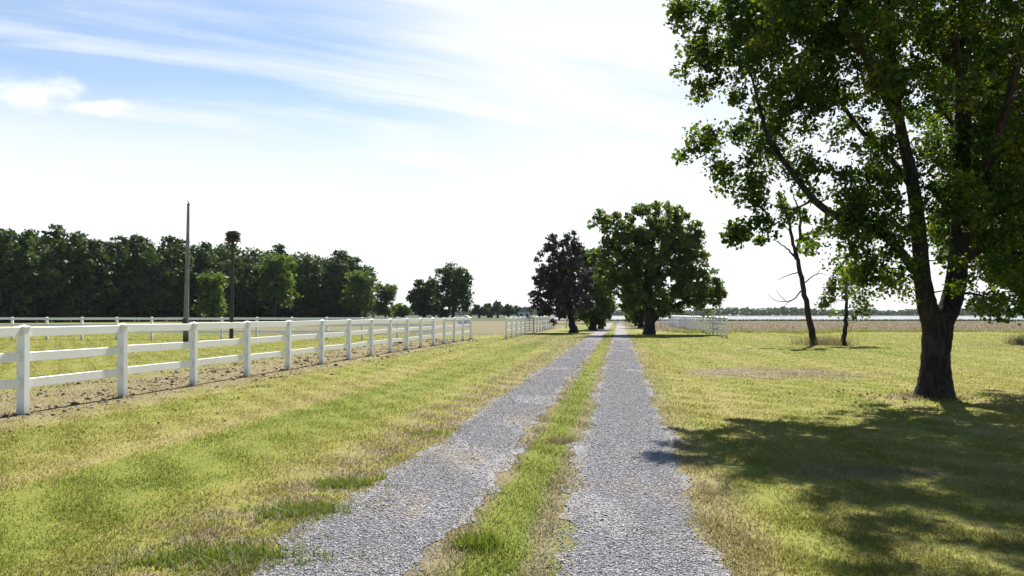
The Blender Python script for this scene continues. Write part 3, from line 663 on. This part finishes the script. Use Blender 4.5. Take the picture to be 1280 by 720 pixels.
# ------------------------------------------------------------------ fences
H = 1.34
pm = MB().box((0, 0, (H - .045) / 2 - .1), (.0635, .0635, (H - .045) / 2 + .1), ch=.006).mesh('post', M['white'])
cp = MB().box((0, 0, H - .034), (.073, .073, .011)).box((0, 0, H - .008), (.071, .071, .0145), taper=.12).mesh('post_cap', M['white'])
RZ = (1.245, .862, .468)
def fence(name, label, pts, rails=True, group=None, last=None):
    """white three-rail fence through ground points"""
    root = thing(name, label, 'fence', (pts[0][0], pts[0][1], 0), 0, group); o0 = Vector((pts[0][0], pts[0][1], 0))
    for i, p in enumerate(pts):
        v = Vector((p[0], p[1], 0)) - o0; q = Vector(pts[min(i + 1, len(pts) - 1)][:2]) - Vector(pts[max(i - 1, 0)][:2])
        a = math.atan2(q.y, q.x); po = link('post', pm, root, v); po.rotation_euler = (random.uniform(-.011, .011), random.uniform(-.011, .011), a + random.uniform(-.03, .03))
        link('post_cap', cp, po)
    for i in range(len(pts) - 1):
        a = Vector((pts[i][0], pts[i][1], 0)) - o0; b = Vector((pts[i + 1][0], pts[i + 1][1], 0)) - o0; d = (b - a).normalized() * .05
        for z in RZ:
            j = lambda: Vector((0, 0, z + random.uniform(-.013, .013)))
            MB().bar(a + d + j(), b - d + j(), .04, .142).build('rail', M['white'], root)
    return root
Z0, DZ, FX = 12.2, 2.44, 9104 / F
npts = []
for i in range(-3, 16):
    Yp = Z0 + DZ * i; npts.append((-FX + TH * Yp, Yp))
fence('paddock_fence', 'long white three-rail fence running along the left side of the drive', npts)
cx, cy = npts[-1]
fence('cross_fence', 'white rail fence across the back of the paddock, in front of the forest', [(cx - .18 - 2.12 * i, cy + .05 + .03 * i) for i in range(1, 31)])
def along(u, y0, y1, st=2.44): return [(u + TH * y, y) for y in np.arange(y0, y1 + .01, st)]
fence('lane_fence', 'short white fence left of the drive, from beyond the gap to the gate', along(-7., 50.2, 60))
fence('lane_fence', 'white fence stretch left of the drive, beyond the metal gate', along(-7., 66.2, 86))
fence('lane_fence', 'white fence on the right side of the drive, beyond the oak', along(6.75, 51.6, 115))
a, b = G(680, 410.6), G(735, 410.2); fence('lane_fence', 'white fence crossing behind the trunk of the dark narrow tree', [tuple(a.lerp(b, t)) for t in np.linspace(0, 1, 3)])
a, b = G(826, 409.0), G(872, 409.6); fence('lane_fence', 'far white fence crossing the field behind the right lane fence', [tuple(a.lerp(b, t)) for t in np.linspace(0, 1, 4)])

g0, g1 = Vector((-7. + TH * 60.3, 60.3, 0)), Vector((-7. + TH * 65.8, 65.8, 0))
gt = thing('metal_gate', 'grey tubular metal farm gate in the left lane fence', 'gate', g0); d = g1 - g0
fr = MB()
for z in (.25, 1.22): fr.tube([(0, 0, z), d + Vector((0, 0, z))], [.03, .03], 8)
for t in (0, 1): fr.tube([d * t + Vector((0, 0, .0)), d * t + Vector((0, 0, 1.25))], [.035, .035], 8)
fr.tube([d * .5 + Vector((0, 0, .25)), d * .5 + Vector((0, 0, 1.22))], [.025, .025], 8)
fr.build('frame', M['metal'], gt)
for z in (.42, .6, .8, 1.0): MB().tube([(0, 0, z), d + Vector((0, 0, z))], [.022, .022], 8).build('bar', M['metal'], gt)

# ------------------------------------------------------------------ poles
b = G(232, 429.5); up = thing('utility_pole', 'tall bare grey wooden pole rising behind the paddock fence', 'pole', (b.x, b.y, 0)); hgt = (P(236, 256, b.y).z)
lean = (236 - 232.5) * b.y / F
MB().tube([(lean * t, 0, -.2 + (hgt + .2) * t) for t in np.linspace(0, 1, 9)], np.linspace(.145, .062, 9), 14).build('shaft', M['pole'], up, smooth=True)
MB().tube([(lean, 0, hgt - .01), (lean, 0, hgt + .05), (lean, 0, hgt + .06)], [.072, .072, .05], 12).build('cap', M['timber'], up)
MB().tube([(lean, 0, hgt + .055), (lean, 0, hgt + .14), (lean - .03, 0, hgt + .2)], [.025, .03, .03], 8).build('insulator', M['metal'], up)
MB().box((.0, -.165, 1.15), (.09, .03, .13)).build('meter_box', M['timber'], up)
b = G(289, 425.5); nw = thing('nest_pole', 'dark pole carrying a nesting platform behind the paddock', 'pole', (b.x, b.y, 0)); s = b.y / F; ht = P(291, 300, b.y).z; ln = 2 * s
MB().tube([(ln * t, 0, -.2 + (ht + .2) * t) for t in np.linspace(0, 1, 7)], np.linspace(.12, .085, 7), 12).build('shaft', M['timber'], nw, smooth=True)
MB().box((ln, 0, ht + .03), (.34, .34, .03)).box((ln, -.25, ht - .06), (.34, .03, .03)).box((ln, .25, ht - .06), (.34, .03, .03)).build('platform', M['timber'], nw)
br = MB()
for sx in (-1, 1): br.bar((ln + sx * .3, 0, ht - .01), (ln + sx * .06, 0, ht - .5), .05, .05)
br.build('brace', M['timber'], nw)
ne = MB()
for i in range(620):
    a = random.uniform(0, 6.28); r = random.uniform(.05, .36); z = random.uniform(0, .44) * (1 - .25 * (r / .36) ** 2); c = Vector((ln + math.cos(a) * r, math.sin(a) * r, ht + .07 + z))
    t = a + 1.57 + random.uniform(-.8, .8); L = random.uniform(.1, .22); dd = Vector((math.cos(t), math.sin(t), random.uniform(-.25, .2))) * L
    ne.tube([c - dd, c + dd], [.014, .008], 4)
for i in range(14):
    a = random.uniform(0, 6.28); c = Vector((ln + math.cos(a) * .34, math.sin(a) * .34, ht + .15)); ne.tube([c, c + Vector((math.cos(a) * .15, math.sin(a) * .15, -random.uniform(.15, .4)))], [.012, .006], 4)
nn = ne.build('nest', M['timber'], None); nn.location = (b.x, b.y, 0); tag(nn, 'large bird nest of dark sticks on top of the nest pole', 'nest')

# ------------------------------------------------------------------ far buildings
def shed(name, label, px, ytop, wpx, Yd, roofm):
    x = (px - 640) * Yd / F; top = P(px, ytop, Yd).z; hw = wpx / 2 * Yd / F; dp = hw * 1.4; wall = top * .62
    root = thing(name, label, 'building', (x, Yd, 0))
    MB().box((0, 0, wall / 2), (hw * .94, dp * .94, wall / 2)).build('wall', M['whiteroof'], root)
    r = MB(); o = .12; n_ = 9
    prof = [(-hw, wall + .01)] + [(-hw * math.cos(math.pi * i / 8), wall + .02 + (top - wall) * math.sin(math.pi * i / 8) ** .8) for i in range(1, 8)] + [(hw, wall + .01)]
    for yy in (-dp, dp):
        for (a, z) in prof: r.v.append((a, yy, z))
    for i in range(n_ - 1): r.f.append((i, i + 1, n_ + i + 1, n_ + i))
    r.f.append(tuple(reversed(range(n_)))); r.f.append(tuple(range(n_, 2 * n_))); r.f.append((0, n_, 2 * n_ - 1, n_ - 1))
    r.build('roof', roofm, root)
    MB().box((0, -dp * .94 - .02, wall * .42), (hw * .3, .03, wall * .42)).build('door', M['siding'], root)
shed('white_shed', 'small white curved-roof shed beyond the end of the paddock fence', 580.5, 394.2, 15, 100, M['whiteroof'])
Yd = 270; x = (655 - 640) * Yd / F; hs = thing('farmhouse', 'tiny pale house with grey pitched roof across the field', 'house', (x, Yd, 0))
MB().box((0, 0, 1.1), (2.0, 2.4, 1.1)).build('wall', M['siding'], hs)
r = MB(); r.v = [(-2.3, -2.6, 2.21), (2.3, -2.6, 2.21), (0, -2.6, 3.6), (-2.3, 2.6, 2.21), (2.3, 2.6, 2.21), (0, 2.6, 3.6)]; r.f = [(0, 1, 2), (5, 4, 3), (1, 4, 5, 2), (0, 2, 5, 3), (0, 3, 4, 1)]
r.build('roof', M['roof'], hs)
for sx in (-1, 1): MB().box((sx * 1.0, -2.42, 1.2), (.4, .03, .5)).build('window', M['glass'], hs)

# ------------------------------------------------------------------ tufts and weeds
def tuft(name, label, p, n, hgt, rad, mat, wd=.004, lean=.55):
    r = rng.normal(0, rad * .5, (n, 2)); pts = np.stack([r[:, 0], r[:, 1], np.zeros(n)], -1)
    o = link(name, blades(name, pts, hgt * rng.uniform(.5, 1.1, n), np.full(n, wd) * rng.uniform(.6, 1.4, n), M[mat], lean), None, (p.x, p.y, 0))
    return tag(o, label, 'plant')
def weeds(name, label, p, n, rx, ry, sz):
    """a low patch of wide-bladed weeds: stems fan out of many crowns"""
    c = np.stack([rng.normal(0, rx * .5, n), rng.normal(0, ry * .5, n)], -1); c = np.repeat(c, 9, 0) + rng.normal(0, .022, (n * 9, 2)); N = len(c)
    a = blades(name, np.stack([c[:, 0], c[:, 1], np.zeros(N)], -1), rng.lognormal(math.log(.036), .4, N), rng.uniform(.002, .0055, N), M['weed'], .9)
    return tag(link(name, a, None, (p.x, p.y, 0)), label, 'plant')
tuft('grass_tuft', 'bright green grass tuft on the strip between the wheel tracks', G(600, 682), 420, .10, .16, 'weed')
tuft('grass_tuft', 'brownish green low tuft on the middle strip farther up the drive', G(700, 553), 420, .07, .2, 'drygrass')
weeds('weed_patch', 'green leafy weeds at the left edge of the left track, nearest the camera', G(280, 698), 330, .55, .30, .026)
weeds('weed_patch', 'green leafy weeds left of the left track, second from the camera', G(375, 640), 240, .42, .26, .026)
weeds('weed_patch', 'weed patch by the left track, farther up beside the bare strip', G(430, 606), 160, .34, .26, .026)
tuft('weed_patch', 'small dark weed clump on the left margin of the drive', G(538, 543), 200, .07, .3, 'weed', .006)
tuft('dry_brush', 'clump of dry brush at the foot of the leaning tree', G(1032, 431), 900, .5, 1.3, 'drygrass', .012, .5)
tuft('dry_brush', 'reddish brown dry brush at the right edge of the lawn', G(1284, 430), 420, .55, .9, 'drygrass', .014, .4)

n = 200; a = rng.uniform(0, 6.28, n); q = np.abs(rng.normal(0, .7, n)) + .35
o = link('fallen_leaves', leaves('fallen_leaves', np.stack([tb.x - .3 + np.cos(a) * q * 1.2, tb.y - .1 + np.sin(a) * q, np.full(n, .018)], -1), np.full(n, .015), 2, .045, M['drygrass'], .3, 1.5))
tag(o, 'dry fallen leaves scattered round the base of the forked tree', 'leaves', kind='stuff')
# ------------------------------------------------------------------ air
m, k = material('haze_air')
vp = k.n('ShaderNodeVolumePrincipled'); vp.inputs['Color'].default_value = (.82, .9, 1, 1); vp.inputs['Density'].default_value = .00006; vp.inputs['Anisotropy'].default_value = 0.
k.out(None, vp.outputs[0])
hz = MB().box((400, 1075, 15), (2650, 1225, 18.5)).build('haze', m); tag(hz, kind='stuff')
